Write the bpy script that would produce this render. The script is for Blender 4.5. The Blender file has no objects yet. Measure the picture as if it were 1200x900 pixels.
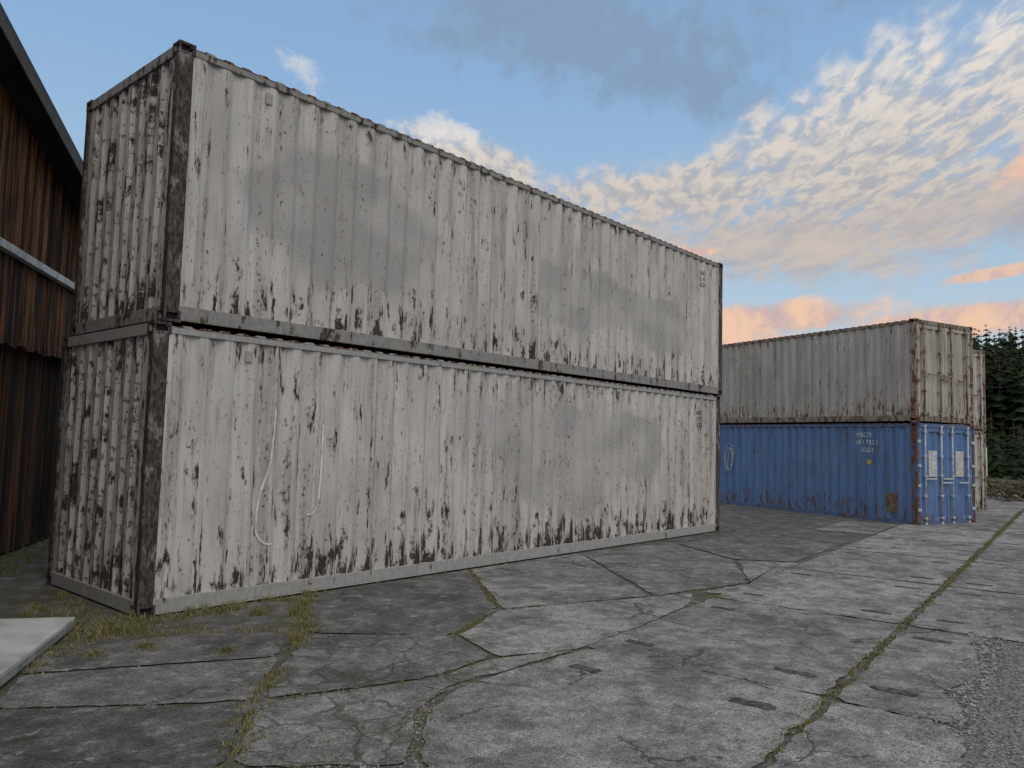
import bpy, bmesh, random
from math import *
from mathutils import Vector, Matrix, noise
random.seed(7)
SC=bpy.context.scene
SC.view_settings.view_transform='Standard'
SC.view_settings.look='None'
SC.view_settings.exposure=0

# ------------------------------------------------------------------ helpers
class NT:
    def __init__(s,tree): s.t=tree; s.t.nodes.clear()
    def n(s,typ,**kw):
        nd=s.t.nodes.new(typ)
        for k,v in kw.items(): setattr(nd,k,v)
        return nd
    def set(s,sock,v):
        if isinstance(v,bpy.types.NodeSocket): s.t.links.new(v,sock)
        elif v is not None:
            if isinstance(v,(tuple,list)) and len(v)==3 and sock.type=='RGBA': v=(*v,1)
            sock.default_value=v
    def m(s,op,a,b=None,c=None,clamp=False):
        nd=s.n('ShaderNodeMath',operation=op); nd.use_clamp=clamp
        s.set(nd.inputs[0],a)
        if b is not None: s.set(nd.inputs[1],b)
        if c is not None: s.set(nd.inputs[2],c)
        return nd.outputs[0]
    def ss(s,x,lo,hi,o0=0.,o1=1.):
        nd=s.n('ShaderNodeMapRange',interpolation_type='SMOOTHSTEP')
        for i,v in enumerate((x,lo,hi,o0,o1)): s.set(nd.inputs[i],v)
        return nd.outputs[0]
    def mix(s,f,a,b,bt='MIX'):
        nd=s.n('ShaderNodeMix',data_type='RGBA',blend_type=bt)
        s.set(nd.inputs[0],f); s.set(nd.inputs[6],a); s.set(nd.inputs[7],b)
        return nd.outputs[2]
    def mul(s,f,a,b): return s.mix(f,a,b,'MULTIPLY')
    def noise(s,vec,scale=1,detail=4,rough=.55,dist=0):
        nd=s.n('ShaderNodeTexNoise'); s.set(nd.inputs['Vector'],vec)
        nd.inputs['Scale'].default_value=scale; nd.inputs['Detail'].default_value=detail
        nd.inputs['Roughness'].default_value=rough; nd.inputs['Distortion'].default_value=dist
        return nd.outputs['Fac']
    def comb(s,x,y,z):
        nd=s.n('ShaderNodeCombineXYZ')
        for i,v in enumerate((x,y,z)): s.set(nd.inputs[i],v)
        return nd.outputs[0]
    def sep(s,v):
        nd=s.n('ShaderNodeSeparateXYZ'); s.set(nd.inputs[0],v); return nd.outputs
    def voro(s,vec,scale,feature='F1'):
        nd=s.n('ShaderNodeTexVoronoi',feature=feature); s.set(nd.inputs['Vector'],vec); nd.inputs['Scale'].default_value=scale
        return nd
    def bump(s,h,strength=.3,dist=.01):
        nd=s.n('ShaderNodeBump'); s.set(nd.inputs['Height'],h); nd.inputs['Strength'].default_value=strength; nd.inputs['Distance'].default_value=dist
        return nd.outputs[0]
    def obj(s): return s.n('ShaderNodeTexCoord').outputs['Object']
    def attr(s,name): return s.n('ShaderNodeAttribute',attribute_name=name).outputs['Fac']
    def out(s,col,rough=.7,normal=None,metal=0.,spec=.3):
        p=s.n('ShaderNodeBsdfPrincipled'); s.set(p.inputs['Base Color'],col); s.set(p.inputs['Roughness'],rough)
        s.set(p.inputs['Metallic'],metal); p.inputs['Specular IOR Level'].default_value=spec
        if normal is not None: s.set(p.inputs['Normal'],normal)
        o=s.n('ShaderNodeOutputMaterial'); s.t.links.new(p.outputs[0],o.inputs[0])
def newmat(name):
    m=bpy.data.materials.new(name); m.use_nodes=True
    return m,NT(m.node_tree)
def simple(name,col,rough=.6,metal=0.,var=.15,scale=8):
    m,t=newmat(name); n=t.noise(t.obj(),scale,3)
    d=tuple(c*(1-var*2) for c in col); l=tuple(min(1,c*(1+var)) for c in col)
    t.out(t.mix(t.ss(n,.3,.7),d,l),rough,None,metal)
    return m

def link(ob,parent=None):
    SC.collection.objects.link(ob)
    if parent: ob.parent=parent
    return ob
def mesh_ob(name,bm,mats,parent=None,smooth=False):
    me=bpy.data.meshes.new(name); bm.normal_update(); bm.to_mesh(me); bm.free()
    if not isinstance(mats,(list,tuple)): mats=[mats]
    for m in mats: me.materials.append(m)
    if smooth:
        for p in me.polygons: p.use_smooth=True
    return link(bpy.data.objects.new(name,me),parent)
def empty(name,loc=(0,0,0),rz=0):
    e=bpy.data.objects.new(name,None); e.location=loc; e.rotation_euler=(0,0,rz); e.empty_display_size=.3
    return link(e)
def box(bm,x0,x1,y0,y1,z0,z1,mi=0):
    vs=[bm.verts.new(p) for p in ((x0,y0,z0),(x1,y0,z0),(x1,y1,z0),(x0,y1,z0),(x0,y0,z1),(x1,y0,z1),(x1,y1,z1),(x0,y1,z1))]
    fs=[]
    for q in ((3,2,1,0),(4,5,6,7),(0,1,5,4),(1,2,6,5),(2,3,7,6),(3,0,4,7)):
        f=bm.faces.new([vs[i] for i in q]); f.material_index=mi; fs.append(f)
    return fs
def cyl(bm,p0,p1,r,seg=8,mi=0,r1=None):
    p0=Vector(p0);p1=Vector(p1);d=(p1-p0).normalized();a=d.orthogonal().normalized();b=d.cross(a)
    r1=r if r1 is None else r1
    A=[bm.verts.new(p0+(a*cos(2*pi*i/seg)+b*sin(2*pi*i/seg))*r) for i in range(seg)]
    B=[bm.verts.new(p1+(a*cos(2*pi*i/seg)+b*sin(2*pi*i/seg))*r1) for i in range(seg)]
    for i in range(seg):
        f=bm.faces.new((A[i],A[(i+1)%seg],B[(i+1)%seg],B[i])); f.material_index=mi; f.smooth=True
    bm.faces.new(A[::-1]).material_index=mi; bm.faces.new(B).material_index=mi

# ------------------------------------------------------------------ camera
yaw,pit,rol=radians(41.297),radians(4.235),radians(1.487)
F=Vector((cos(pit)*cos(yaw),cos(pit)*sin(yaw),sin(pit)));R0=Vector((sin(yaw),-cos(yaw),0));U0=R0.cross(F)
R=cos(rol)*R0+sin(rol)*U0; U=-sin(rol)*R0+cos(rol)*U0
cam=bpy.data.cameras.new('camera'); cam.sensor_width=36; cam.lens=27.28; cam.clip_end=3000; cam.clip_start=.05
co=link(bpy.data.objects.new('camera',cam))
M=Matrix((( R.x,U.x,-F.x,-3.363),(R.y,U.y,-F.y,-7.658),(R.z,U.z,-F.z,1.797),(0,0,0,1)))
co.matrix_world=M
SC.camera=co

# ------------------------------------------------------------------ sky + light
FILL_SUN_AZ=radians(-114); FILL_SUN_EL=radians(50)
w=bpy.data.worlds.new('World'); SC.world=w; w.use_nodes=True
try: w.cycles.sampling_method='NONE'
except Exception: pass
t=NT(w.node_tree)
sky=t.n('ShaderNodeTexSky',sky_type='NISHITA'); sky.sun_disc=False; sky.sun_elevation=FILL_SUN_EL; sky.sun_rotation=pi/2-FILL_SUN_AZ
sky.dust_density=1.5
D=t.n('ShaderNodeTexCoord').outputs['Generated']
x,y,z=t.sep(D)[0:3]
az=t.m('MULTIPLY',t.m('ARCTAN2',y,x),-180/pi)
el=t.m('MULTIPLY',t.m('ARCSINE',z),180/pi)
zc=t.m('MAXIMUM',z,.03)
q=t.comb(t.m('DIVIDE',x,zc),t.m('DIVIDE',y,zc),0.)
ae=t.comb(az,el,0.)
def ramp(x,stops):
    r=t.n('ShaderNodeValToRGB'); t.set(r.inputs[0],x); e=r.color_ramp.elements
    while len(e)<len(stops): e.new(.5)
    for i,(p,c) in enumerate(stops): e[i].position=p; e[i].color=(*c,1)
    return r.outputs[0]
elr=t.m('DIVIDE',el,45.,clamp=True)
grad=ramp(elr,[(0,(.66,.62,.56)),(.14,(.54,.63,.69)),(.30,(.39,.57,.75)),(.55,(.28,.46,.71)),(1,(.20,.34,.58))])
sc=t.n('ShaderNodeVectorMath',operation='SCALE'); t.set(sc.inputs[0],sky.outputs[0]); sc.inputs['Scale'].default_value=.1
col=t.mix(.9,sc.outputs[0],grad)
nB=t.noise(ae,.42,4,.62,.3)
rot=t.n('ShaderNodeMapping',vector_type='TEXTURE'); t.set(rot.inputs[0],q); rot.inputs['Rotation'].default_value=(0,0,radians(36)); rot.inputs['Scale'].default_value=(1.5,.60,1)
nR=t.noise(rot.outputs[0],10,3,.6,.4)
nR2=t.noise(rot.outputs[0],2.1,3,.6,.5)
def blobs(*L):
    r=None
    for (ca,ce,ra,rb,th) in L:
        mp=t.n('ShaderNodeMapping',vector_type='TEXTURE'); t.set(mp.inputs[0],ae)
        mp.inputs['Location'].default_value=(-ca,ce,0); mp.inputs['Rotation'].default_value=(0,0,radians(th)); mp.inputs['Scale'].default_value=(ra,rb,1)
        ln=t.n('ShaderNodeVectorMath',operation='LENGTH'); t.set(ln.inputs[0],mp.outputs[0]); o=ln.outputs['Value']
        r=o if r is None else t.m('SMOOTH_MIN',r,o,.2)
    return t.m('SUBTRACT',1.,r)
def nz(n,k): return t.m('MULTIPLY',t.m('SUBTRACT',n,.5),k)
A=lambda *a: a[0] if len(a)==1 else t.m('ADD',a[0],A(*a[1:]))
eB=nz(nB,1.)
veil=blobs((38,29,18,4.4,-8),(30,25.8,10,3.0,-20),(12,31,16,3.2,5))
vm=t.ss(A(veil,t.m('MULTIPLY',eB,2.0)),-.1,.8)
col=t.mix(t.m('MULTIPLY',vm,.8),col,(.235,.32,.455))
fan=blobs((29,17.8,15,3.0,4),(18,20.6,15,4.8,20),(6,23,13,6.2,24),(16,16.3,18,4.4,4),(44,20.3,7,1.4,-18))
fm=A(fan,t.m('MULTIPLY',eB,1.1),nz(nR2,1.2))
fb=t.ss(fm,-.14,.42)
rip=t.ss(A(nR,t.m('MULTIPLY',fm,.14),nz(nR2,.35)),.40,.64)
dens=t.m('MULTIPLY',fb,A(t.m('MULTIPLY',rip,.42),.48,t.m('MULTIPLY',t.ss(fm,.2,.9),.25)),clamp=True)
e2=t.m('DIVIDE',t.m('SUBTRACT',el,10.),16.,clamp=True)
lit=ramp(e2,[(0,(.68,.51,.42)),(.3,(.58,.52,.48)),(.6,(.68,.62,.56)),(1,(.80,.75,.70))])
shade=ramp(e2,[(0,(.50,.44,.43)),(.5,(.43,.43,.46)),(1,(.46,.51,.59))])
col=t.mix(dens,col,t.mix(t.ss(nR,.36,.62),shade,lit))
gs=A(blobs((22,13.6,17,2.8,-4),(6,15.2,13,3.2,8)),t.m('MULTIPLY',eB,1.2),nz(nR,.5))
col=t.mix(t.m('MULTIPLY',t.ss(gs,.0,.8),.8),col,t.mix(t.ss(nR2,.35,.65),(.42,.40,.43),(.60,.53,.48)))
pf=A(blobs((57.6,25,2.2,1.3,-20),(47,22,4.4,1.4,-10)),nz(nR,1.2),t.m('MULTIPLY',eB,1.6))
col=t.mix(t.m('MULTIPLY',t.ss(pf,.1,.8),.7),col,(.76,.73,.71))
pk=A(blobs((23,9.0,9,1.5,3),(9,8.6,11,1.3,2),(28.3,13.9,2.0,.45,0),(9,11.3,4,.5,6),(4,19,6.5,1.8,25),(30,7,16,1.8,0)),t.m('MULTIPLY',eB,1.1),nz(nR2,.5))
pkc=t.mix(t.ss(eB,-.16,.16),(.58,.43,.42),(.90,.58,.39))
col=t.mix(t.m('MULTIPLY',t.ss(pk,-.02,.5),.92),col,pkc)
col=t.mix(t.ss(el,0.,7.,.75,0.),col,(.76,.58,.46))
# added grey cloud cover outside the view, unseen, gives neutral fill light
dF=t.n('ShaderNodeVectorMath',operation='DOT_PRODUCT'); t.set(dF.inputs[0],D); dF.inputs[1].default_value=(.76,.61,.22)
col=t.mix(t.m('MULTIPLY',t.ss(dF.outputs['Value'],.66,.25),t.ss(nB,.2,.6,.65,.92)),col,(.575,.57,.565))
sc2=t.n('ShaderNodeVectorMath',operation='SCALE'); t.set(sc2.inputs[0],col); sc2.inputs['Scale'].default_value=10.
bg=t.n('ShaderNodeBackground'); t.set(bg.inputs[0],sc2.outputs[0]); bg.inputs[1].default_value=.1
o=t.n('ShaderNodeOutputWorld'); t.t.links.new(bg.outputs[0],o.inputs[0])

sl=bpy.data.lights.new('fill_sun','SUN'); sl.energy=1.1; sl.angle=radians(50); sl.color=(1,.94,.87)  # added soft fill from behind the camera, away from the sunset side
so=link(bpy.data.objects.new('fill_sun',sl))
sd=Vector((cos(FILL_SUN_EL)*cos(FILL_SUN_AZ),cos(FILL_SUN_EL)*sin(FILL_SUN_AZ),sin(FILL_SUN_EL)))
so.rotation_euler=sd.to_track_quat('Z','Y').to_euler(); so.location=(-5,-15,20)

# ------------------------------------------------------------------ materials
def nz_(t,n,k): return t.m('MULTIPLY',t.m('SUBTRACT',n,.5),k)
def paint(name,base,seed,dens=.0,pitch=.278,rust=(.15,.088,.055),core=(.05,.041,.035),streak=(.25,.228,.20),patch=.35,H=2.9,bottom=.10,patchcol=None,hs=14.,vs=3.2,stk=.7,smear=()):
    m,t=newmat(name); P=t.obj(); x,y,z=t.sep(P)[0:3]
    h=t.m('ADD',t.m('ADD',x,y),seed*7.31)
    V=lambda a,b: t.comb(t.m('MULTIPLY',h,a),seed*1.7,t.m('MULTIPLY',z,b))
    A=lambda *a: a[0] if len(a)==1 else t.m('ADD',a[0],A(*a[1:]))
    base_l=tuple(min(1,c*1.08) for c in base); base_d=tuple(c*.80 for c in base)
    if patchcol is None: patchcol=tuple(c*.70 for c in base)
    pn=t.noise(V(.75,.9),1,3,.5,.8)
    col=t.mix(t.ss(t.noise(V(4.0,.7),1,3,.6),.3,.7),base_d,base_l)
    zm=t.m('MULTIPLY',t.ss(z,.5,1.0),t.ss(z,H-.3,H-.9))
    col=t.mix(t.m('MULTIPLY',t.m('MULTIPLY',t.ss(pn,.50,.64),zm),patch),col,patchcol)
    st=t.noise(V(11,.35),1,4,.65); st2=t.noise(V(34,1.3),1,3,.6)
    col=t.mix(t.m('MULTIPLY',t.ss(st,.46,.74),stk),col,streak)
    col=t.mix(t.m('MULTIPLY',t.ss(st2,.52,.76),stk*.75),col,streak)
    n=t.noise(V(hs,vs),1,5,.72)
    ph=t.m('COSINE',t.m('MULTIPLY',t.m('SUBTRACT',h,seed*7.31),2*pi/pitch*2))
    bot=t.ss(z,.2,.85,bottom,0.); top=t.ss(z,H-.1,H-.5,.03,0.)
    v=A(n,nz_(t,st,.22),nz_(t,pn,.12),t.m('MULTIPLY',ph,.022),bot,top,dens)
    fine=t.noise(V(60,16),1,3,.65)
    v=A(v,nz_(t,fine,.05))
    col=t.mix(t.m('MULTIPLY',t.ss(v,.60,.685),.65),col,rust)
    spot=t.ss(v,.665,.69)
    col=t.mix(t.m('MULTIPLY',spot,t.ss(fine,.25,.5,.6,1.)),col,core)
    if smear:
        r=None
        for (cx,cz,rx,rz_) in smear:
            mp=t.n('ShaderNodeMapping',vector_type='TEXTURE'); t.set(mp.inputs[0],t.comb(x,0.,z)); mp.inputs['Location'].default_value=(cx,0,cz); mp.inputs['Scale'].default_value=(rx,1,rz_)
            ln=t.n('ShaderNodeVectorMath',operation='LENGTH'); t.set(ln.inputs[0],mp.outputs[0]); o=ln.outputs['Value']
            r=o if r is None else t.m('MINIMUM',r,o)
        sn=t.noise(V(1.1,1.3),1,1,.4)
        sm=t.ss(A(r,nz_(t,sn,-1.6),nz_(t,st,.5)),1.15,.85,0.,.78)
        col=t.mix(sm,col,t.mix(t.ss(sn,.40,.62),tuple(c*.80 for c in base),tuple(c*.63 for c in base)))
    col=t.mix(t.m('MULTIPLY',t.ss(A(fine,t.m('MULTIPLY',st,.25),dens*.8),.785,.815),.75),col,core)
    t.out(col,.68,t.bump(fine,.25,.003),0,.14)
    return m
def rusty(name,paintc,amount,rustc=(.10,.065,.045),seed=0):
    m,t=newmat(name); P=t.obj()
    mp=t.n('ShaderNodeMapping'); t.set(mp.inputs[0],P); mp.inputs['Location'].default_value=(seed*3.1,seed*1.3,seed); mp.inputs['Scale'].default_value=(1,1,.4)
    n=t.noise(mp.outputs[0],8,5,.72); n2=t.noise(mp.outputs[0],35,3,.6)
    r=t.mix(t.ss(n2,.35,.65),tuple(c*.5 for c in rustc),tuple(c*1.5 for c in rustc))
    k=t.ss(n,.5-amount*.3,.56-amount*.3)
    pc=t.mix(t.ss(n2,.3,.7),tuple(c*.75 for c in paintc),paintc)
    t.out(t.mix(k,pc,r),.75,t.bump(n2,.4,.003),0,.15)
    return m
M_gap=simple('dark_rubber',(.02,.02,.02),.8)
M_hole=simple('casting_hole_dark',(.012,.011,.01),.9)
M_wood_floor=simple('floor_underside',(.03,.027,.025),.9)

# ------------------------------------------------------------------ containers
def side_prof(L,pitch=.278,d0=.018,depth=.036,margin=.15):
    n=int((L-2*margin-.1)/pitch); s=(L-n*pitch)/2; P=[(margin-.01,d0)]
    for i in range(n):
        a=s+i*pitch; k=pitch/.278
        P+=[(a+.036*k,d0),(a+.104*k,d0+depth),(a+.174*k,d0+depth),(a+.242*k,d0)]
    P.append((L-margin+.01,d0)); return P
def prof_at(P,u):
    for (a,b),(c,d) in zip(P,P[1:]):
        if a<=u<=c: return b+(d-b)*((u-a)/(c-a) if c>a else 0)
    return P[0][1]
def end_prof(W,d0=.028,depth=.042,pitch=.250):
    m=.10; n=int((W-2*m-.06)/pitch); s=(W-n*pitch)/2; P=[(m-.01,d0)]
    for i in range(n):
        a=s+i*pitch; P+=[(a+.05,d0),(a+.075,d0+depth),(a+.175,d0+depth),(a+.2,d0)]
    P.append((W-m+.01,d0)); return P
def sheet(bm,prof,z0,z1,fn,nz_=14,seed=0,amp=.004):
    rows=[]
    for j in range(nz_+1):
        zz=z0+(z1-z0)*j/nz_; row=[]
        e=min(j,nz_-j); e=min(1,e/2)
        for (u,d) in prof:
            dd=d+amp*e*(noise.noise(Vector((u*1.4+seed*9,zz*1.6,seed)))*1.3+.7*noise.noise(Vector((u*5+seed*9,zz*3,seed+4))))
            row.append(bm.verts.new(fn(u,dd,zz)))
        rows.append(row)
    for j in range(nz_):
        for i in range(len(prof)-1):
            bm.faces.new((rows[j][i],rows[j][i+1],rows[j+1][i+1],rows[j+1][i]))
def container(name,L,W,H,loc,rz,mat,door='x0',seed=1,rodmat=None,textlines=None,textmat=None,tside='y0',placard=False):
    E=empty(name,loc,rz)
    sp=side_prof(L); ep=end_prof(W)
    for nm,fn in (('side_panel_near',lambda u,d,z:(u,d,z)),('side_panel_far',lambda u,d,z:(u,W-d,z))):
        bm=bmesh.new(); sheet(bm,sp,.16,H-.09,fn,14,seed,.006); bmesh.ops.recalc_face_normals(bm,faces=bm.faces); mesh_ob(nm,bm,mat['side'],E)
    fe=(lambda u,d,z:(L-d,u,z)) if door=='x0' else (lambda u,d,z:(d,u,z))
    bm=bmesh.new(); sheet(bm,ep,.15,H-.10,fe,14,seed+3,.008); mesh_ob('end_wall',bm,mat['end'],E)
    bm=bmesh.new(); n=int((L-.3)/.209); P=[(.12,H-.034)]; s=(L-n*.209)/2
    for i in range(n):
        a=s+i*.209; P+=[(a+.02,H-.034),(a+.045,H-.018),(a+.135,H-.018),(a+.16,H-.034)]
    P.append((L-.12,H-.034))
    A=[bm.verts.new((u,.006,zz)) for u,zz in P]; B=[bm.verts.new((u,W-.006,zz)) for u,zz in P]
    A2=[bm.verts.new((u,.006,H-.042)) for u,zz in P]; B2=[bm.verts.new((u,W-.006,H-.042)) for u,zz in P]
    for i in range(len(P)-1):
        bm.faces.new((A[i],A[i+1],B[i+1],B[i])); bm.faces.new((A2[i],A2[i+1],A[i+1],A[i])); bm.faces.new((B[i],B[i+1],B2[i+1],B2[i]))
    mesh_ob('roof_sheet',bm,mat['roof'],E)
    bm=bmesh.new()
    for ex in (0,1):
        for ey in (0,1):
            x0,x1=(.004,.15) if not ex else (L-.15,L-.004); y0,y1=(.004,.10) if not ey else (W-.10,W-.004)
            box(bm,x0,x1,y0,y1,.10,H-.10)
            xl=(.151,.162) if not ex else (L-.162,L-.151); yl=(.012,.04) if not ey else (W-.04,W-.012)
            box(bm,xl[0],xl[1],yl[0],yl[1],.174,H-.11)
    ob=mesh_ob('corner_posts',bm,mat['post'],E); b=ob.modifiers.new('bevel','BEVEL'); b.width=.008; b.segments=2
    bm=bmesh.new()
    for y0,y1,sg in ((.012,.062,1),(W-.062,W-.012,-1)):
        box(bm,.151,L-.151,y0,y1,.034,.172)
        yy=(y0-.010,y1-.012) if sg>0 else (y0+.012,y1+.010)
        box(bm,.179,L-.179,yy[0],yy[1],.020,.0335)
        y2=(.008,.066) if sg>0 else (W-.066,W-.008)
        box(bm,.151,L-.151,y2[0],y2[1],H-.108,H-.0425)
    for x0,x1 in ((.010,.09),(L-.09,L-.010)):
        box(bm,x0,x1,.101,W-.101,.022,.160); box(bm,x0,x1,.101,W-.101,H-.125,H-.012)
    ob=mesh_ob('rails',bm,mat['rail'],E); b=ob.modifiers.new('bevel','BEVEL'); b.width=.004; b.segments=1
    bm=bmesh.new()
    for ex in (0,1):
        for ey in (0,1):
            for ez in (0,1):
                x0,x1=(0,.178) if not ex else (L-.178,L); y0,y1=(0,.162) if not ey else (W-.162,W); z0,z1=(0,.118) if not ez else (H-.118,H)
                fs=box(bm,x0,x1,y0,y1,z0,z1)
                for f in [fs[1] if ez else fs[0], fs[4] if ey else fs[2], fs[3] if ex else fs[5]]:
                    bmesh.ops.inset_individual(bm,faces=[f],thickness=.036,depth=0)
                    bmesh.ops.inset_individual(bm,faces=[f],thickness=.002,depth=-.03)
                    f.material_index=1
    ob=mesh_ob('corner_castings',bm,[mat['post'],M_hole],E); b=ob.modifiers.new('bevel','BEVEL'); b.width=.006; b.segments=2; b.limit_method='ANGLE'
    bm=bmesh.new(); box(bm,.10,L-.10,.07,W-.07,.13,.168)
    for i in range(int(L/.6)): box(bm,.4+i*.6,.45+i*.6,.07,W-.07,.03,.129)
    mesh_ob('floor',bm,M_wood_floor,E)
    fx=(lambda d:d) if door=='x0' else (lambda d:L-d)
    def dbox(bm,y0,y1,d0,d1,z0,z1,mi=0):
        a,b=sorted((fx(d0),fx(d1))); box(bm,a,b,y0,y1,z0,z1,mi)
    zb,zt=.163,H-.128
    for k in (0,1):
        y0=.104+k*(W-.208)/2+(.010 if k else 0); y1=y0+(W-.208)/2-.010
        bm=bmesh.new()
        dbox(bm,y0,y1,.022,.06,zb,zb+.09);dbox(bm,y0,y1,.022,.06,zt-.09,zt)
        dbox(bm,y0,y0+.09,.022,.06,zb+.09,zt-.09);dbox(bm,y1-.09,y1,.022,.06,zb+.09,zt-.09)
        P=[(y0+.085,.032)]; wv=(y1-y0-.17); nn=3
        for i in range(nn):
            a=y0+.085+wv*i/nn; q=wv/nn
            P+=[(a+q*.12,.032),(a+q*.24,.064),(a+q*.76,.064),(a+q*.88,.032)]
        P.append((y1-.085,.032)); sheet(bm,P,zb+.085,zt-.085,lambda u,d,z:(fx(d),u,z),6,seed+k,.003)
        mesh_ob('door_leaf',bm,mat['door'],E)
        bm=bmesh.new()
        for yr in (y0+.22,y1-.22):
            cyl(bm,(fx(-.012),yr,.05),(fx(-.012),yr,H-.05),.021,8)
            for zz in (.2,.75,1.25,H-.85,H-.25): dbox(bm,yr-.05,yr+.05,-.034,.021,zz,zz+.05)
            for zz in (.06,H-.11): dbox(bm,yr-.04,yr+.04,-.034,.009,zz,zz+.06)
        for zz,yy in ((1.08,y0+.22),(1.18,y1-.22)):
            dr=1 if not k else -1
            dbox(bm,min(yy,yy+.42*dr),max(yy,yy+.42*dr),-.046,-.03,zz,zz+.04)
        for zz in (.4,1.0,H-1.1,H-.5):
            yh=(.03,.16) if not k else (W-.16,W-.03); dbox(bm,yh[0],yh[1],-.012,.0035,zz,zz+.07)
        mesh_ob('lock_rods',bm,rodmat or mat['rail'],E)
        if placard:
            bm=bmesh.new(); dbox(bm,y0+.36,y0+.36+.34,.024,.030,1.25,1.90) ; mesh_ob('door_placard',bm,M_placard,E)
    bm=bmesh.new(); dbox(bm,.101,W-.101,.078,.095,.17,H-.13); mesh_ob('door_gasket',bm,M_gap,E)
    if textlines:
        for k,(txt,size,tx,tz) in enumerate(textlines):
            cu=bpy.data.curves.new('stencil','FONT'); cu.body=txt; cu.size=size; cu.resolution_u=2
            tmp=bpy.data.objects.new('tmp',cu); SC.collection.objects.link(tmp)
            bpy.context.view_layer.update()
            me=bpy.data.meshes.new_from_object(tmp.evaluated_get(bpy.context.evaluated_depsgraph_get()))
            bpy.data.objects.remove(tmp)
            for v in me.vertices:
                u,vv=v.co.x,v.co.y
                if tside=='y0': xx=tx+u; v.co=(xx,prof_at(sp,xx)-.011,tz+vv)
                else: xx=tx-u; v.co=(xx,W-prof_at(sp,xx)+.011,tz+vv)
            me.materials.clear(); me.materials.append(textmat)
            link(bpy.data.objects.new('stencilled_number',me),E)
    return E,sp

M_placard=simple('placard_white',(.55,.55,.54),.5,scale=14)
M_black=simple('stencil_black',(.06,.06,.06),.7)
M_white=simple('stencil_white',(.66,.66,.64),.7)
WH=(.57,.558,.535)
post=rusty('post_rust',(.25,.24,.225),.35,(.075,.064,.055),1)
rail=rusty('rail_paint',(.40,.40,.385),-.35,(.12,.08,.055),2)
roofm=rusty('roof_edge',(.40,.385,.36),.1,(.13,.065,.04),3)
m_low=dict(side=paint('white_side_lower',WH,1,.040,bottom=.11,patch=.25,smear=[(5.6,2.0,1.3,.5),(7.9,1.75,1.8,.6),(6.9,1.15,1.2,.45)]),end=paint('white_end_lower',(.55,.535,.51),2,.100,.25,streak=(.21,.19,.17),hs=15,vs=3.0,bottom=.05,patch=.1),post=post,rail=rail,roof=roofm,door=paint('white_door',WH,3,.02))
m_up=dict(side=paint('white_side_upper',(.56,.548,.525),4,.032,bottom=.08,patch=.3,stk=.62,smear=[(2.2,1.5,1.3,.7),(7.4,1.25,1.5,.5),(9.6,1.2,1.3,.5)]),end=paint('white_end_upper',(.56,.545,.52),5,.092,.25,streak=(.23,.205,.18),hs=19,vs=4.6,bottom=.06,patch=.1),post=post,rail=rusty('rail_upper',(.31,.305,.29),-.15,(.08,.065,.05),4),roof=roofm,door=m_low['door'])
H1=2.896
low,sp=container('shipping_container',12.192,2.438,H1,(0,0,0),0,m_low,'xL',1,textlines=[('683\n1721\n4361',.13,11.2,2.45),('37',.10,11.55,2.0),('G1',.10,11.6,1.72)],textmat=M_black)
up,_=container('shipping_container',12.192,2.438,H1,(.085,0,H1+.012),0,m_up,'xL',2,textlines=[('4163\n72 0\n45G1',.13,11.15,2.5)],textmat=M_black)

bm=bmesh.new()
def stroke(pts,wd=.018):
    P=[]
    for (a,b),(c,d) in zip(pts,pts[1:]):
        n=max(2,int(hypot(c-a,d-b)/.015))
        for i in range(n): P.append((a+(c-a)*i/n,b+(d-b)*i/n))
    prev=None
    for i in range(1,len(P)):
        dx,dz=P[i][0]-P[i-1][0],P[i][1]-P[i-1][1]; l=hypot(dx,dz) or 1; nx,nzv=-dz/l*wd/2,dx/l*wd/2
        cur=[bm.verts.new((P[i][0]+s*nx,prof_at(sp,P[i][0]+s*nx)-.011,P[i][1]+s*nzv)) for s in (-1,1)]
        if prev: bm.faces.new((prev[0],prev[1],cur[1],cur[0]))
        prev=cur
def arc(cx,cz,rx,rz_,a0,a1,n=10): return [(cx+rx*cos(radians(a0+(a1-a0)*i/n)),cz+rz_*sin(radians(a0+(a1-a0)*i/n))) for i in range(n+1)]
stroke([(1.40,2.1),(1.39,1.85),(1.366,1.515),(1.28,1.2),(1.24,.96)]+arc(1.40,.80,.16,.20,170,290),.022)
stroke([(2.06,1.95),(2.056,1.61),(2.05,1.3)]+arc(1.88,1.12,.16,.22,0,-100),.022)
mesh_ob('paint_mark',bm,simple('paint_mark_white',(.74,.73,.71),.6),low)
for E in (low,up):
    bm=bmesh.new(); box(bm,1.0,1.08,.004,.019,2.58,2.70); mesh_ob('vent_cover',bm,rail,E)

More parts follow.
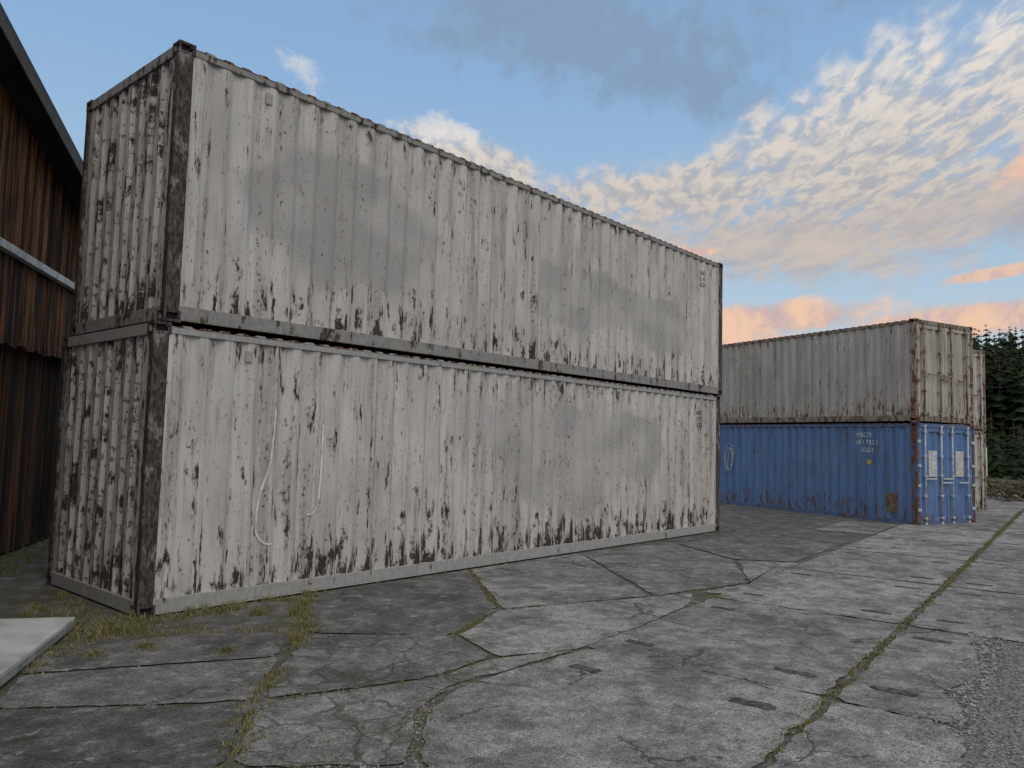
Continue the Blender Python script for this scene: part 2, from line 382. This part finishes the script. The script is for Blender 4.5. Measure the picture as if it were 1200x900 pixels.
BL=(.115,.215,.425)
bpost=rusty('blue_post',(.10,.16,.30),.2,(.13,.07,.045),5)
brc=dict(rust=(.20,.12,.085),core=(.11,.065,.05))
m_blue=dict(side=paint('blue_side',BL,11,.022,streak=(.105,.155,.26),patch=.5,H=2.59,patchcol=(.16,.235,.39),**brc),end=paint('blue_end',BL,12,.0,.25,H=2.59),post=bpost,rail=rusty('blue_rail',(.10,.18,.35),-.05,(.15,.08,.045),6),roof=rusty('blue_roof',(.11,.17,.29),.1,(.15,.08,.045),7),door=paint('blue_door',(.12,.22,.44),13,.0,.3,streak=(.12,.18,.34),H=2.59,patch=.3,patchcol=(.18,.26,.42),**brc))
GR=(.44,.42,.385)
gpost=rusty('grey_post',(.33,.30,.26),.05,(.14,.07,.045),8)
m_grey=dict(side=paint('grey_side',GR,14,.015,rust=(.20,.13,.085),core=(.10,.07,.05),streak=(.25,.23,.205),H=2.59,patch=.3),end=paint('grey_end',GR,15,.0,.25,H=2.59),post=gpost,rail=rusty('grey_rail',(.30,.27,.235),.05,(.13,.075,.05),9),roof=rusty('grey_roof',(.34,.31,.27),.2,(.15,.07,.045),10),door=paint('grey_door',(.45,.425,.38),16,.0,.3,H=2.59,streak=(.25,.23,.20),rust=(.2,.12,.07)))
M_rod=simple('galvanised_rod',(.48,.51,.54),.45)
H2=2.591; rz=radians(70.15)
o1=(17.69+.9406*2.438,-2.52-.3395*2.438)
blue,bsp=container('shipping_container',12.192,2.438,H2,(o1[0],o1[1],-.06),rz,m_blue,'x0',5,M_rod,[('MSCO',.17,1.75,2.22),('681 732 1',.17,1.75,2.02),('42G1',.17,1.6,1.82)],M_white,'y1',True)
grey,_=container('shipping_container',12.192,2.438,H2,(o1[0],o1[1],H2-.045),rz,m_grey,'x0',6,m_grey['rail'],[('PONU 170 652 1',.18,3.1,2.2),('42 G1',.18,2.3,1.98)],M_white,'y1')
bm=bmesh.new(); box(bm,.55,.86,2.438-.018,2.438-.012,.32,.80); mesh_ob('repair_plate',bm,rusty('repair_plate_paint',(.17,.20,.14),.2,(.17,.08,.04),31),blue)
bm=bmesh.new(); box(bm,1.28,1.40,2.438-.018,2.438-.011,1.50,1.62); mesh_ob('hazard_sticker',bm,simple('sticker_yellow',(.50,.38,.08),.6),blue)
m_w2=dict(m_grey); m_w2['door']=paint('white_door_far',(.55,.53,.49),21,.01,.3,H=2.59); m_w2['side']=paint('white_side_far',(.52,.50,.46),22,0,H=2.59)
for k in (0,1):
    container('shipping_container',12.192,2.438,H2,(25.45+.1*k,-2.66,-.06+k*(H2+.015)),rz,m_w2,'x0',8+k,m_grey['rail'])
cu=bpy.data.curves.new('cable','CURVE'); cu.dimensions='3D'; cu.bevel_depth=.006; cu.bevel_resolution=1
spn=cu.splines.new('POLY'); pts=[]
for i in range(110):
    a=i/110*2*pi*3; k=i/110
    pts.append((6.32+.20*sin(a)*(1-.5*k)+.05*sin(a*.37),2.438+.010+.012*k,1.50+.46*cos(a+.5*k)*(1-.35*k)+.07*sin(a*.7)))
spn.points.add(len(pts)-1)
for p,c in zip(spn.points,pts): p.co=(*c,1)
cu.materials.append(M_white); link(bpy.data.objects.new('cable',cu),blue)

# ------------------------------------------------------------------ ground
m,t=newmat('yard_ground'); P=t.obj(); x,y,z=t.sep(P)[0:3]
nL=t.noise(P,.35,4,.6,.5); nM=t.noise(P,3,5,.68); nF=t.noise(P,45,3,.7)
vo=t.voro(P,55); vcol=t.sep(vo.outputs['Color'])[0]
asph=t.mix(t.ss(nM,.3,.7),(.085,.083,.080),(.18,.175,.166))
asph=t.mix(t.m('MULTIPLY',t.ss(nL,.42,.6),.5),asph,(.085,.083,.081))
grav=t.mix(vcol,(.08,.078,.074),(.34,.33,.31))
yl=t.m('ADD',t.m('SUBTRACT',y,t.m('MULTIPLY',x,.09)),t.m('MULTIPLY',t.m('SUBTRACT',nM,.5),1.6))
gm=t.m('MAXIMUM',t.m('MULTIPLY',t.ss(yl,-6.3,-6.9),t.ss(x,9.,6.)),t.ss(nM,.50,.66,0,.75))
col=t.mix(gm,asph,grav)
col=t.mix(t.m('MULTIPLY',t.ss(nF,.5,.75),.5),col,(.27,.26,.24))
moss=t.m('MULTIPLY',t.m('MULTIPLY',t.ss(nM,.54,.40),.75),t.m('MULTIPLY',t.ss(x,20.,4.,.4,1.),t.ss(yl,-6.3,-5.8)))
col=t.mix(moss,col,(.105,.108,.05))
gr=t.m('ADD',x,t.m('MULTIPLY',t.m('SUBTRACT',nL,.5),8.))
grm=t.m('MAXIMUM',t.ss(gr,30.,33.),t.m('MAXIMUM',t.ss(y,-16.,-20.),t.ss(y,17.,21.)))
gcol=t.mix(t.ss(nM,.35,.65),(.04,.05,.02),(.12,.11,.05))
col=t.mix(grm,col,gcol)
t.out(col,.85,t.bump(t.m('SUBTRACT',nF,vo.outputs['Distance']),.8,.012),0,.2)
bm=bmesh.new()
xs=[-300,-80,-30,-10,0,10,20,30,60,110,400]; ys=[-300,-80,-30,-10,0,10,30,80,300]
gv=[[bm.verts.new((a,b,0)) for b in ys] for a in xs]
for i in range(len(xs)-1):
    for j in range(len(ys)-1): bm.faces.new((gv[i][j],gv[i+1][j],gv[i+1][j+1],gv[i][j+1]))
mesh_ob('ground',bm,m)

m,t=newmat('slab_concrete'); P=t.obj(); tone=t.attr('tone'); edge=t.attr('edge'); crk=t.attr('crk')
nc=t.n('ShaderNodeTexNoise'); t.set(nc.inputs[0],P); nc.inputs['Scale'].default_value=1.4; nc.inputs['Detail'].default_value=5; nc.inputs['Roughness'].default_value=.68
n1=nc.outputs['Fac']; n2=t.noise(P,5,5,.75); n3=t.noise(P,75,3,.7)
nS=t.noise(P,.55,4,.6,.6)
vo=t.voro(P,85); vcl=t.sep(vo.outputs['Color'])[0]
col=t.mix(tone,(.18,.176,.170),(.585,.57,.545))
col=t.mul(t.ss(n2,.36,.60,.75,.0),col,(.50,.50,.50))
col=t.mul(t.ss(n1,.44,.58,.0,.65),col,(.54,.54,.545))
col=t.mul(t.ss(nS,.50,.60,.0,.6),col,(.60,.60,.61))
col=t.mix(t.m('MULTIPLY',t.ss(n2,.54,.72),.55),col,(.56,.545,.52))
col=t.mul(.85,col,t.mix(vcl,(.50,.50,.50),(1.34,1.33,1.31)))
col=t.mix(t.m('MULTIPLY',t.ss(n3,.54,.64),.6),col,(.12,.117,.11))
em=t.m('ADD',edge,t.m('MULTIPLY',t.m('SUBTRACT',n2,.5),3.4))
dirt=t.mix(vcl,(.072,.072,.05),(.17,.165,.13))
col=t.mix(t.ss(em,.80,.05,0,.88),col,dirt)
sv=t.n('ShaderNodeVectorMath',operation='MULTIPLY_ADD'); t.set(sv.inputs[0],nc.outputs['Color']); sv.inputs[1].default_value=(.6,.6,0); t.set(sv.inputs[2],P)
v1=t.voro(sv.outputs[0],.7,'DISTANCE_TO_EDGE').outputs[0]; v2=t.voro(sv.outputs[0],2.3,'DISTANCE_TO_EDGE').outputs[0]
c1=t.m('MULTIPLY',t.ss(v1,.012,.003),t.ss(n1,.47,.52)); c2=t.m('MULTIPLY',t.ss(v2,.04,.010),t.m('MULTIPLY',crk,t.ss(n2,.40,.52)))
col=t.mix(t.m('MULTIPLY',t.m('MAXIMUM',c1,c2),.8),col,(.07,.07,.045))
t.out(col,.85,t.bump(t.m('SUBTRACT',n3,vo.outputs['Distance']),.8,.010),0,.18)
M_slab=m
S=[]
def y1(x): return -5.85+.09*x
def rowslab(xa,xb,r0,r1,tone,crk=0.):
    return ([(xa-.09*r0,y1(xa)+r0),(xb-.09*r0,y1(xb)+r0),(xb-.09*r1,y1(xb)+r1),(xa-.09*r1,y1(xa)+r1)],tone,crk)
S.append(([(-1.68,-1.84),(-1.34,-1.20),(.24,-2.05),(-.44,-2.84)],.30,.0))
S.append(([(-3.2,-1.0),(-1.70,-1.87),(-.47,-2.88),(-1.12,-3.66),(-1.92,-4.4),(-4.0,-2.6)],.03,.0))
S.append(([(-.95,-.62),(.2,-.9),(.80,-1.47),(.25,-2.00),(-1.32,-1.16)],.18,.3))
S.append(([(1.84,-.12),(4.45,-.06),(2.90,-2.02),(1.80,-2.48),(.90,-1.55)],.14,.1))
S.append(([(4.52,-.06),(7.04,-.08),(4.80,-2.74),(2.96,-2.06)],.60,.1))
S.append(([(7.1,-.08),(9.5,-.3),(8.4,-2.1),(6.6,-3.15),(4.86,-2.78)],.36,.3))
S.append(([(1.83,-2.53),(2.93,-2.07),(4.78,-2.80),(5.4,-3.02),(4.6,-3.35),(2.3,-3.58),(1.56,-3.25)],.70,.2))
S.append(([(.33,-2.08),(.87,-1.60),(1.78,-2.5),(1.52,-3.22),(.76,-3.28),(-.38,-2.86)],.26,1.))
S.append(([(-.42,-2.90),(.74,-3.32),(1.52,-3.28),(2.2,-3.58),(.75,-3.52),(.2,-3.76),(-.4,-4.35),(-1.05,-3.7)],.50,.9))
S.append(([(9.5,-.5),(12.4,-.7),(12.8,-2.5),(9.0,-2.85),(8.5,-2.1)],.24,.2))
S.append(([(5.5,-3.05),(6.6,-3.2),(8.4,-2.18),(8.95,-2.9),(8.8,-3.02),(5.6,-3.28)],.6,.1))
S.append(([(.24,-3.82),(.8,-3.58),(2.3,-3.64),(2.36,-3.68),(2.50,-5.60),(1.7,-5.70),(-.9,-5.90),(-1.3,-5.35),(-.36,-4.45)],.62,.0))
tn=random.Random(3)
for k in range(0,12):
    S.append(rowslab(2.53+3*k,5.48+3*k,.045,2.04,.46+.38*tn.random(),.1))
for k in range(0,14):
    xa=-3.5+3*k
    if xa<5:   # worn, broken outer edge where the slabs give way to gravel
        pl=[(xa+2.96,y1(xa+2.96)-.045),(xa,y1(xa)-.045)]
        for j in range(9):
            X=xa+2.96*j/8; pl.append((X+.06,y1(X)-.70-tn.uniform(-.10,.16)-.12*sin(j*1.1+k)))
        S.append((pl,.38+.35*tn.random(),.3))
    else: S.append(rowslab(xa,xa+2.96,-2.06,-.045,.38+.4*tn.random(),.1))
    if xa>8: S.append(rowslab(xa,xa+2.96,-4.12,-2.10,.4+.35*tn.random(),.1))
for k in range(4,12):
    xa=2.53+3*k
    if xa<16: S.append(rowslab(xa,xa+2.96,2.11,3.1 if xa<14 else 3.3,.4,.2))
def build_slab(bm,poly,tone,crk,la):
    P=[]; n=len(poly)
    for i in range(n):
        a=Vector(poly[i]);b=Vector(poly[(i+1)%n]); L=(b-a).length; k=max(1,int(L/.07)); nrm=Vector((b.y-a.y,-(b.x-a.x))).normalized()
        for j in range(k):
            q=a.lerp(b,j/k)
            if j: q=q+nrm*(noise.noise(Vector((q.x*1.6,q.y*1.6,3)))*.025+noise.noise(Vector((q.x*8,q.y*8,7)))*.034)
            else:
                c=sum((Vector(p) for p in poly),Vector((0,0)))/n; q=q+(c-q).normalized()*tn.uniform(.005,.06)
            P.append(q)
    area=sum(P[i].x*P[(i+1)%len(P)].y-P[(i+1)%len(P)].x*P[i].y for i in range(len(P)))
    if area<0: P.reverse()
    f=bm.faces.new([bm.verts.new((p.x,p.y,.0)) for p in P])
    for v in f.verts: v[la[1]]=0; v[la[0]]=tone; v[la[2]]=crk
    def ins(th,z,e):
        bmesh.ops.inset_region(bm,faces=[f],thickness=th,depth=0,use_even_offset=False)
        for v in f.verts: v.co.z=z; v[la[1]]=e; v[la[0]]=tone; v[la[2]]=crk
    ins(.010,.007,.1); ins(.05,.011,.5); ins(.12,.0115,1.)
bm=bmesh.new(); la=[bm.verts.layers.float.new(n) for n in ('tone','edge','crk')]
for p,tn_,ck in S: build_slab(bm,p,tn_,ck,la)
bmesh.ops.triangulate(bm,faces=[f for f in bm.faces if len(f.verts)>4])
mesh_ob('concrete_pavement',bm,M_slab)

bm=bmesh.new(); rr=random.Random(5)
def recess(cx,cy,a,L=.34,Wd=.06):
    ca,sa=cos(a),sin(a); pts=[]
    for i in range(18):
        th=2*pi*i/18; u=L/2*max(-1,min(1,1.25*cos(th)))*(1+rr.uniform(-.08,.08)); v=Wd/2*max(-1,min(1,1.4*sin(th)))*(1+rr.uniform(-.35,.35))
        pts.append(bm.verts.new((cx+u*ca-v*sa,cy+u*sa+v*ca,.0155)))
    bm.faces.new(pts)
th=atan(.09)+pi/2
for k in range(0,11):
    xj=2.50+3*k
    for dx in (-.52,.48):
        for off in (.36,1.72,-.36):
            if rr.random()<.12: continue
            X=xj+dx+rr.uniform(-.04,.04); recess(X-.09*off,y1(X)+off+rr.uniform(-.03,.03),th+rr.uniform(-.06,.06),rr.uniform(.24,.34),rr.uniform(.08,.12))
        if xj>8: recess(xj+dx,y1(xj)-1.75,th,.3,.1)
mesh_ob('slab_recess_dirt',bm,simple('recess_dirt',(.105,.10,.082),.95,scale=25,var=.35))

# ------------------------------------------------------------------ grass, gravel
m,t=newmat('grass_blades'); g=t.attr('gv')
t.out(t.mix(g,(.10,.13,.04),(.34,.28,.14)),.8,None,0,.1)
M_grass=m
bm=bmesh.new(); gl=bm.verts.layers.float.new('gv'); rg=random.Random(11)
def blade(x,y,h,dry):
    a=rg.uniform(0,2*pi); w_=rg.uniform(.002,.0045); dx,dy=cos(a),sin(a); ln=rg.uniform(.2,.9)*h; b=rg.uniform(0,2*pi)
    p0=Vector((x-dx*w_,y-dy*w_,0));p1=Vector((x+dx*w_,y+dy*w_,0))
    mid=Vector((x+cos(b)*ln*.35,y+sin(b)*ln*.35,h*.6)); tip=Vector((x+cos(b)*ln,y+sin(b)*ln,h*rg.uniform(.75,1)))
    vs=[bm.verts.new(p) for p in (p0,p1,mid+Vector((dx*w_*.8,dy*w_*.8,0)),mid-Vector((dx*w_*.8,dy*w_*.8,0)),tip)]
    g=min(1,max(0,rg.gauss(dry,.25)))
    for v in vs: v[gl]=g
    bm.faces.new((vs[0],vs[1],vs[2],vs[3])); bm.faces.new((vs[3],vs[2],vs[4]))
def tuft(x,y,r,n,h,dry=.4):
    for _ in range(n):
        a=rg.uniform(0,2*pi); q=abs(rg.gauss(0,r*.6)); blade(x+cos(a)*q,y+sin(a)*q,h*rg.uniform(.35,1.1),dry)
def line(pts,step,n,h,spread=.04,dry=.4,prob=1.):
    for (a,b),(c,d) in zip(pts,pts[1:]):
        L=hypot(c-a,d-b); k=max(1,int(L/step))
        for i in range(k):
            s=(i+rg.random())/k; X,Y=a+(c-a)*s,b+(d-b)*s
            dn_=noise.noise(Vector((X*1.7,Y*1.7,5)))+.5
            if rg.random()<prob*dn_*1.4: tuft(X+rg.gauss(0,spread),Y+rg.gauss(0,spread),.05,int(n*rg.uniform(.4,1.3)),h,dry)
B=[(-1.5,-4.1),(-1.08,-3.69),(-.43,-2.86),(.28,-2.04),(.86,-1.52),(1.80,-.1)]
line(B,.022,20,.045,.065,.6); line(B[3:],.035,20,.07,.06,.5)
line([(-.9,-.35),(-.3,-.3),(.25,-.12),(1.2,-.12),(2.0,-.1)],.022,26,.085,.11,.55)
line([(-1.0,-.6),(-.3,-.75),(.3,-.85),(.8,-1.3)],.035,20,.06,.10,.7)
line([(-.75,.3),(-.4,-.1),(.0,-.2)],.022,28,.12,.15,.55)
line([(-1.3,-1.1),(-.9,-.7)],.03,20,.06,.09,.6)
line([(-1.4,-.5),(-.9,-.3),(-.4,.6),(-.3,1.6)],.04,22,.09,.18,.6)
line([(.2,-.05),(6,-.05)],.12,8,.05,.03,.4,.5)
tuft(-.35,-1.05,.12,260,.06,.4); tuft(.05,-1.62,.10,260,.06,.35); tuft(-.25,-.45,.16,300,.1,.5); tuft(.95,-.55,.12,240,.07,.3); tuft(1.05,-1.3,.1,140,.05,.5); tuft(-.75,-1.0,.14,240,.05,.5)
line([(4.48,-.05),(2.93,-2.03),(1.8,-2.5)],.035,14,.045,.025,.4)
line([(-.3,-4.4),(.25,-3.80),(.8,-3.55),(1.9,-3.62),(3.0,-3.50),(6,-3.25),(9,-2.95)],.03,12,.03,.06,.5,.9)
line([(-1.0,-4.2),(-.5,-3.9),(.1,-3.8)],.022,16,.035,.14,.6)
line([(2.9,-2.05),(4.8,-2.78),(6.6,-3.15)],.05,9,.035,.03,.4,.9)
line([(-.42,-2.88),(.75,-3.3),(1.55,-3.25),(1.8,-2.5)],.03,12,.03,.05,.5,.9)
line([(-1.0,y1(-1)),(26,y1(26))],.020,11,.034,.040,.5,1.2)
line([(-2.5,-1.3),(-1.69,-1.86),(-.45,-2.86)],.05,8,.03,.03,.5,.8)
for k in range(9):
    xj=2.5+3*k; line([(xj,y1(xj)),(xj-.18,y1(xj)+2.08)],.06,7,.025,.025,.5,.8)
for i in range(900):
    tuft(rg.uniform(-4.5,3.0),rg.uniform(2.9,6.5),.09,10,.11,.25)
mesh_ob('grass',bm,M_grass)

bm=bmesh.new(); rs=random.Random(21)
def stone(x,y,r):
    vs=[]
    base=[(1,0,0),(-1,0,0),(0,1,0),(0,-1,0),(0,0,1),(0,0,-1)]; a=rs.uniform(0,pi)
    for bx,by,bz in base:
        k=r*rs.uniform(.6,1.2); X=bx*cos(a)-by*sin(a); Y=bx*sin(a)+by*cos(a)
        vs.append(bm.verts.new((x+X*k,y+Y*k,r*.35+bz*k*.6)))
    for f in ((0,2,4),(2,1,4),(1,3,4),(3,0,4),(2,0,5),(1,2,5),(3,1,5),(0,3,5)): bm.faces.new([vs[i] for i in f])
for i in range(7000):
    X=rs.uniform(.5,7.5); off=-.55-abs(rs.gauss(0,.55)); stone(X,y1(X)+off,rs.uniform(.004,.013)+.008*(off>-.9))
for i in range(2200):
    s_=rs.random(); X=-1.3+1.6*s_+rs.gauss(0,.25); Y=-4.6+.9*s_+rs.gauss(0,.22); stone(X,Y,rs.uniform(.006,.013))
for i in range(2200):
    X=rs.uniform(-1.6,9); Y=rs.uniform(-6.5,-.1)
    if noise.noise(Vector((X,Y,2)))>.02: stone(X,Y,rs.uniform(.012,.017))
m,t=newmat('gravel_stone'); n=t.noise(t.obj(),20,2)
t.out(t.mix(t.ss(n,.35,.65),(.12,.116,.108),(.38,.365,.34)),.85)
mesh_ob('gravel',bm,m)

# ------------------------------------------------------------------ barn
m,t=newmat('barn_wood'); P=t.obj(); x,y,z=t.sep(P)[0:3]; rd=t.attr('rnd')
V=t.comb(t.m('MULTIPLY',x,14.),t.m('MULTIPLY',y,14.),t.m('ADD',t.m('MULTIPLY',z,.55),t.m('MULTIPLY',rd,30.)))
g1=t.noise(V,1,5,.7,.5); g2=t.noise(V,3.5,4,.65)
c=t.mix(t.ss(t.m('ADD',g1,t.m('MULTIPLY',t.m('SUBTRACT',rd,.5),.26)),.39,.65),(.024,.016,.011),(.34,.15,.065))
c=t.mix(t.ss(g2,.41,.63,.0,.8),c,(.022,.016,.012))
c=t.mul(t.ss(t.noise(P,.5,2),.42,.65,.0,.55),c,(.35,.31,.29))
c=t.mul(t.ss(z,3.2,2.6,0.,.6),c,(.42,.38,.36))  # shade of the recess painted into the lower boards
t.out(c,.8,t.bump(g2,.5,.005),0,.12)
M_wood=m
M_roof=simple('barn_roof_sheet',(.035,.033,.033),.6)
M_fascia=simple('barn_fascia',(.10,.09,.08),.8)
ang=atan2(.819,.574)
barn=empty('wooden_barn',(-.03,4.0,0),ang)
def roofz(u): 
    ap=-7.0
    return 5.92-.205*(u+.67) if u>ap else (5.92-.205*(ap+.67))+.205*(u-ap)
bm=bmesh.new(); rl=bm.verts.layers.float.new('rnd'); rb=random.Random(2)
def board(u0,u1,z0,z1f,yo):
    r=rb.random(); z1a,z1b=z1f(u0),z1f(u1)
    vs=[bm.verts.new(p) for p in ((u0,yo,z0),(u1,yo,z0),(u1,yo,z1b),(u0,yo,z1a),(u0,yo+.03,z0),(u1,yo+.03,z0),(u1,yo+.03,z1b),(u0,yo+.03,z1a))]
    for v in vs: v[rl]=r
    for q in ((0,1,2,3),(1,5,6,2),(4,0,3,7),(0,4,5,1)): bm.faces.new([vs[i] for i in q])
u=-14.
while u<7.8:
    wd=rb.uniform(.13,.21)
    board(u+.005,u+wd-.005,4.16,roofz,rb.uniform(-.012,.012))
    board(u+.004,u+wd-.006,2.9+rb.uniform(-.04,.02),lambda q:4.02,.06+rb.uniform(-.012,.012))
    board(u+.005,u+wd-.003,.05,lambda q:3.05,.30+rb.uniform(-.012,.012))
    u+=wd
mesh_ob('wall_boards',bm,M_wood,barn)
bm=bmesh.new(); box(bm,-14,7.8,.11,.14,2.95,4.9); box(bm,-14,7.8,.36,.42,0,3.2); mesh_ob('wall_backing',bm,M_hole,barn)
bm=bmesh.new(); box(bm,-14,7.9,-.05,.05,4.03,4.13); mesh_ob('white_drip_board',bm,simple('drip_board_white',(.62,.62,.60),.6),barn)
bm=bmesh.new()
for a,b in ((-7.0,8.6),(-14.8,-7.0)):
    za,zb_=roofz(a),roofz(b); vs=[]
    for dz in (.02,.16):
        for (uu,zz) in ((a,za),(b,zb_)):
            for yy in (-.38,9.5): vs.append(bm.verts.new((uu,yy,zz+dz)))
    for q in ((0,1,3,2),(4,6,7,5),(0,2,6,4),(1,5,7,3),(2,3,7,6),(0,4,5,1)): bm.faces.new([vs[i] for i in q])
mesh_ob('roof',bm,M_roof,barn)
bm=bmesh.new()
for a,b in ((-7.0,8.6),(-14.8,-7.0)):
    za,zb_=roofz(a),roofz(b)
    vs=[bm.verts.new(p) for p in ((a,-.40,za-.10),(b,-.40,zb_-.10),(b,-.40,zb_+.05),(a,-.40,za+.05),(a,-.381,za-.10),(b,-.381,zb_-.10),(b,-.381,zb_+.05),(a,-.381,za+.05))]
    for q in ((0,1,2,3),(4,7,6,5),(0,4,5,1),(2,6,7,3)): bm.faces.new([vs[i] for i in q])
mesh_ob('bargeboard',bm,M_fascia,barn)
bm=bmesh.new(); box(bm,7.81,7.85,.1,9.3,0,4.15); box(bm,-14.1,-14.01,.1,9.3,0,5.6); box(bm,-14,7.8,9.2,9.3,0,4.1); mesh_ob('side_walls',bm,M_wood,barn)

# ------------------------------------------------------------------ white insulated panel lying bottom-left
pn=empty('metal_panel',(-.57,-.05,.0),radians(180+55.7))
bm=bmesh.new(); box(bm,0,1.9,-1.2,0,.085,.125)
ob=mesh_ob('sheet',bm,simple('panel_white',(.56,.56,.555),.45,var=.16,scale=3),pn); b=ob.modifiers.new('b','BEVEL'); b.width=.006; b.segments=2
bm=bmesh.new(); box(bm,.02,1.88,-.02,-.005,.03,.0845); box(bm,.02,.035,-1.18,-.021,.03,.0845); mesh_ob('edge_trim',bm,simple('panel_trim',(.30,.31,.31),.5),pn)
bm=bmesh.new(); box(bm,.15,.27,-1.15,-.04,0,.084); box(bm,1.5,1.62,-1.15,-.04,0,.084); mesh_ob('support_batten',bm,M_wood_floor,pn)

# ------------------------------------------------------------------ distant: van, brushwood, hill, forest
van=empty('white_van',(56,2.6,-.05),radians(100))
M_van=simple('van_white',(.75,.76,.77),.35,var=.04); M_glass=simple('van_glass',(.03,.035,.04),.15); M_tyre=simple('tyre',(.02,.02,.02),.9)
bm=bmesh.new()
prof=[(0,.35),(5.3,.35),(5.35,1.0),(4.75,1.25),(4.15,2.15),(3.8,2.4),(.15,2.45),(0,2.2)]
A=[bm.verts.new((a,-.97,b)) for a,b in prof];Bv=[bm.verts.new((a,.97,b)) for a,b in prof]
bm.faces.new(A); bm.faces.new(Bv[::-1])
for i in range(len(prof)): j=(i+1)%len(prof); bm.faces.new((A[i],Bv[i],Bv[j],A[j]))
ob=mesh_ob('body',bm,M_van,van); b=ob.modifiers.new('b','BEVEL'); b.width=.06; b.segments=3
bm=bmesh.new()
for s_ in (-.975,.975):
    vs=[bm.verts.new(p) for p in ((3.3,s_,1.3),(4.55,s_,1.3),(4.05,s_,2.05),(3.3,s_,2.05))]; bm.faces.new(vs if s_<0 else vs[::-1])
vs=[bm.verts.new(p) for p in ((4.76,-.8,1.33),(4.76,.8,1.33),(4.22,.75,2.12),(4.22,-.75,2.12))]; bm.faces.new(vs)
for s_ in ((-.85,-.1),(.1,.85)): box(bm,-.008,.004,s_[0],s_[1],1.35,2.05)
mesh_ob('windows',bm,M_glass,van)
bm=bmesh.new()
for a in (.95,4.35):
    for s_ in (-1,1): cyl(bm,(a,s_*.80,.35),(a,s_*.99,.35),.35,18)
mesh_ob('wheels',bm,M_tyre,van)
bm=bmesh.new(); box(bm,-.06,-.002,-.9,.9,.35,.55); box(bm,-.015,-.002,-.93,-.86,.9,1.3,1); box(bm,-.015,-.002,.86,.93,.9,1.3,1)
mesh_ob('bumper_and_lamps',bm,[M_tyre,simple('tail_lamp',(.4,.03,.02),.3)],van)

bm=bmesh.new(); rd_=random.Random(9)
for i in range(1300):
    yy=rd_.uniform(-13,-1.0); hmax=.85*(1-abs((yy+6)/8.5)**2)+.12
    xx=33+rd_.gauss(0,.9); k=max(0,1-abs(xx-33)/2.2); zz=rd_.uniform(0,hmax*k+.05)
    a=rd_.uniform(0,pi); L_=rd_.uniform(.25,1.0); r=rd_.choice((.008,.010,.015,.02,.035))
    d=Vector((cos(a),sin(a),rd_.gauss(0,.45)))*L_/2; c=Vector((xx,yy,zz+r))
    p0,p1=c-d,c+d; p0.z=max(p0.z,r*.6);p1.z=max(p1.z,r*.6)
    cyl(bm,p0,p1,r,5,rd_.choice((0,0,0,1,2)),r*.7)
mesh_ob('brushwood_pile',bm,[simple('bark',(.10,.075,.05),.9),simple('cut_wood',(.22,.15,.09),.85),simple('grey_wood',(.16,.145,.12),.9)])

m,t=newmat('hill_meadow'); n=t.noise(t.obj(),.12,4,.65)
t.out(t.mix(t.ss(n,.35,.65),(.010,.016,.008),(.025,.032,.014)),.95)
bm=bmesh.new()
def hz(x,y):
    d=max(0,x-95); return -.05+min(38,d*.15)*(1+.10*noise.noise(Vector((x*.01,y*.012,0))))
rows=[]
for i in range(26):
    X=93+i*14; rows.append([bm.verts.new((X,Y,hz(X,Y) if i else -.3)) for Y in range(-320,341,20)])
for i in range(25):
    for j in range(len(rows[0])-1): bm.faces.new((rows[i][j],rows[i+1][j],rows[i+1][j+1],rows[i][j+1]))
mesh_ob('hill',bm,m,smooth=True)
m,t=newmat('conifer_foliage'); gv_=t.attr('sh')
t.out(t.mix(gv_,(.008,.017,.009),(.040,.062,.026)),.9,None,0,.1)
M_con=m; M_bark=simple('conifer_bark',(.07,.05,.04),.95)
bm=bmesh.new(); sh=bm.verts.layers.float.new('sh'); rf=random.Random(14)
def conifer(X,Y,Z,H,full):
    cyl(bm,(X,Y,Z-.5),(X,Y,Z+H*.96),.016*H,4,1,.01)
    tone=rf.uniform(0,.5); nl=max(6,int((12 if full else 7)*H/14)); R_=H*rf.uniform(.13,.19)
    for k in range(nl):
        f=k/nl; zc=Z+H*(.10+.88*f); rad=R_*(1-f)**.9+.10; nb=(8 if full else 6)
        a0=rf.uniform(0,2*pi)
        for j in range(nb):
            if rf.random()<.08: continue
            a=a0+2*pi*j/nb+rf.uniform(-.25,.25); rr_=rad*rf.uniform(.65,1.2); dz=-rr_*rf.uniform(.3,.7); w_=rr_*rf.uniform(.30,.45)+.1
            dx,dy=cos(a),sin(a)
            p=[(X,Y,zc+.15*rr_),(X+dx*rr_*.6-dy*w_,Y+dy*rr_*.6+dx*w_,zc+dz*.75),(X+dx*rr_,Y+dy*rr_,zc+dz),(X+dx*rr_*.6+dy*w_,Y+dy*rr_*.6-dx*w_,zc+dz*.75)]
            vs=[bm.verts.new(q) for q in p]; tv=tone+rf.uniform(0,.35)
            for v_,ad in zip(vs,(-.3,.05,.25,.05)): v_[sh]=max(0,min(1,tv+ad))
            bm.faces.new((vs[0],vs[1],vs[2])); bm.faces.new((vs[0],vs[2],vs[3]))
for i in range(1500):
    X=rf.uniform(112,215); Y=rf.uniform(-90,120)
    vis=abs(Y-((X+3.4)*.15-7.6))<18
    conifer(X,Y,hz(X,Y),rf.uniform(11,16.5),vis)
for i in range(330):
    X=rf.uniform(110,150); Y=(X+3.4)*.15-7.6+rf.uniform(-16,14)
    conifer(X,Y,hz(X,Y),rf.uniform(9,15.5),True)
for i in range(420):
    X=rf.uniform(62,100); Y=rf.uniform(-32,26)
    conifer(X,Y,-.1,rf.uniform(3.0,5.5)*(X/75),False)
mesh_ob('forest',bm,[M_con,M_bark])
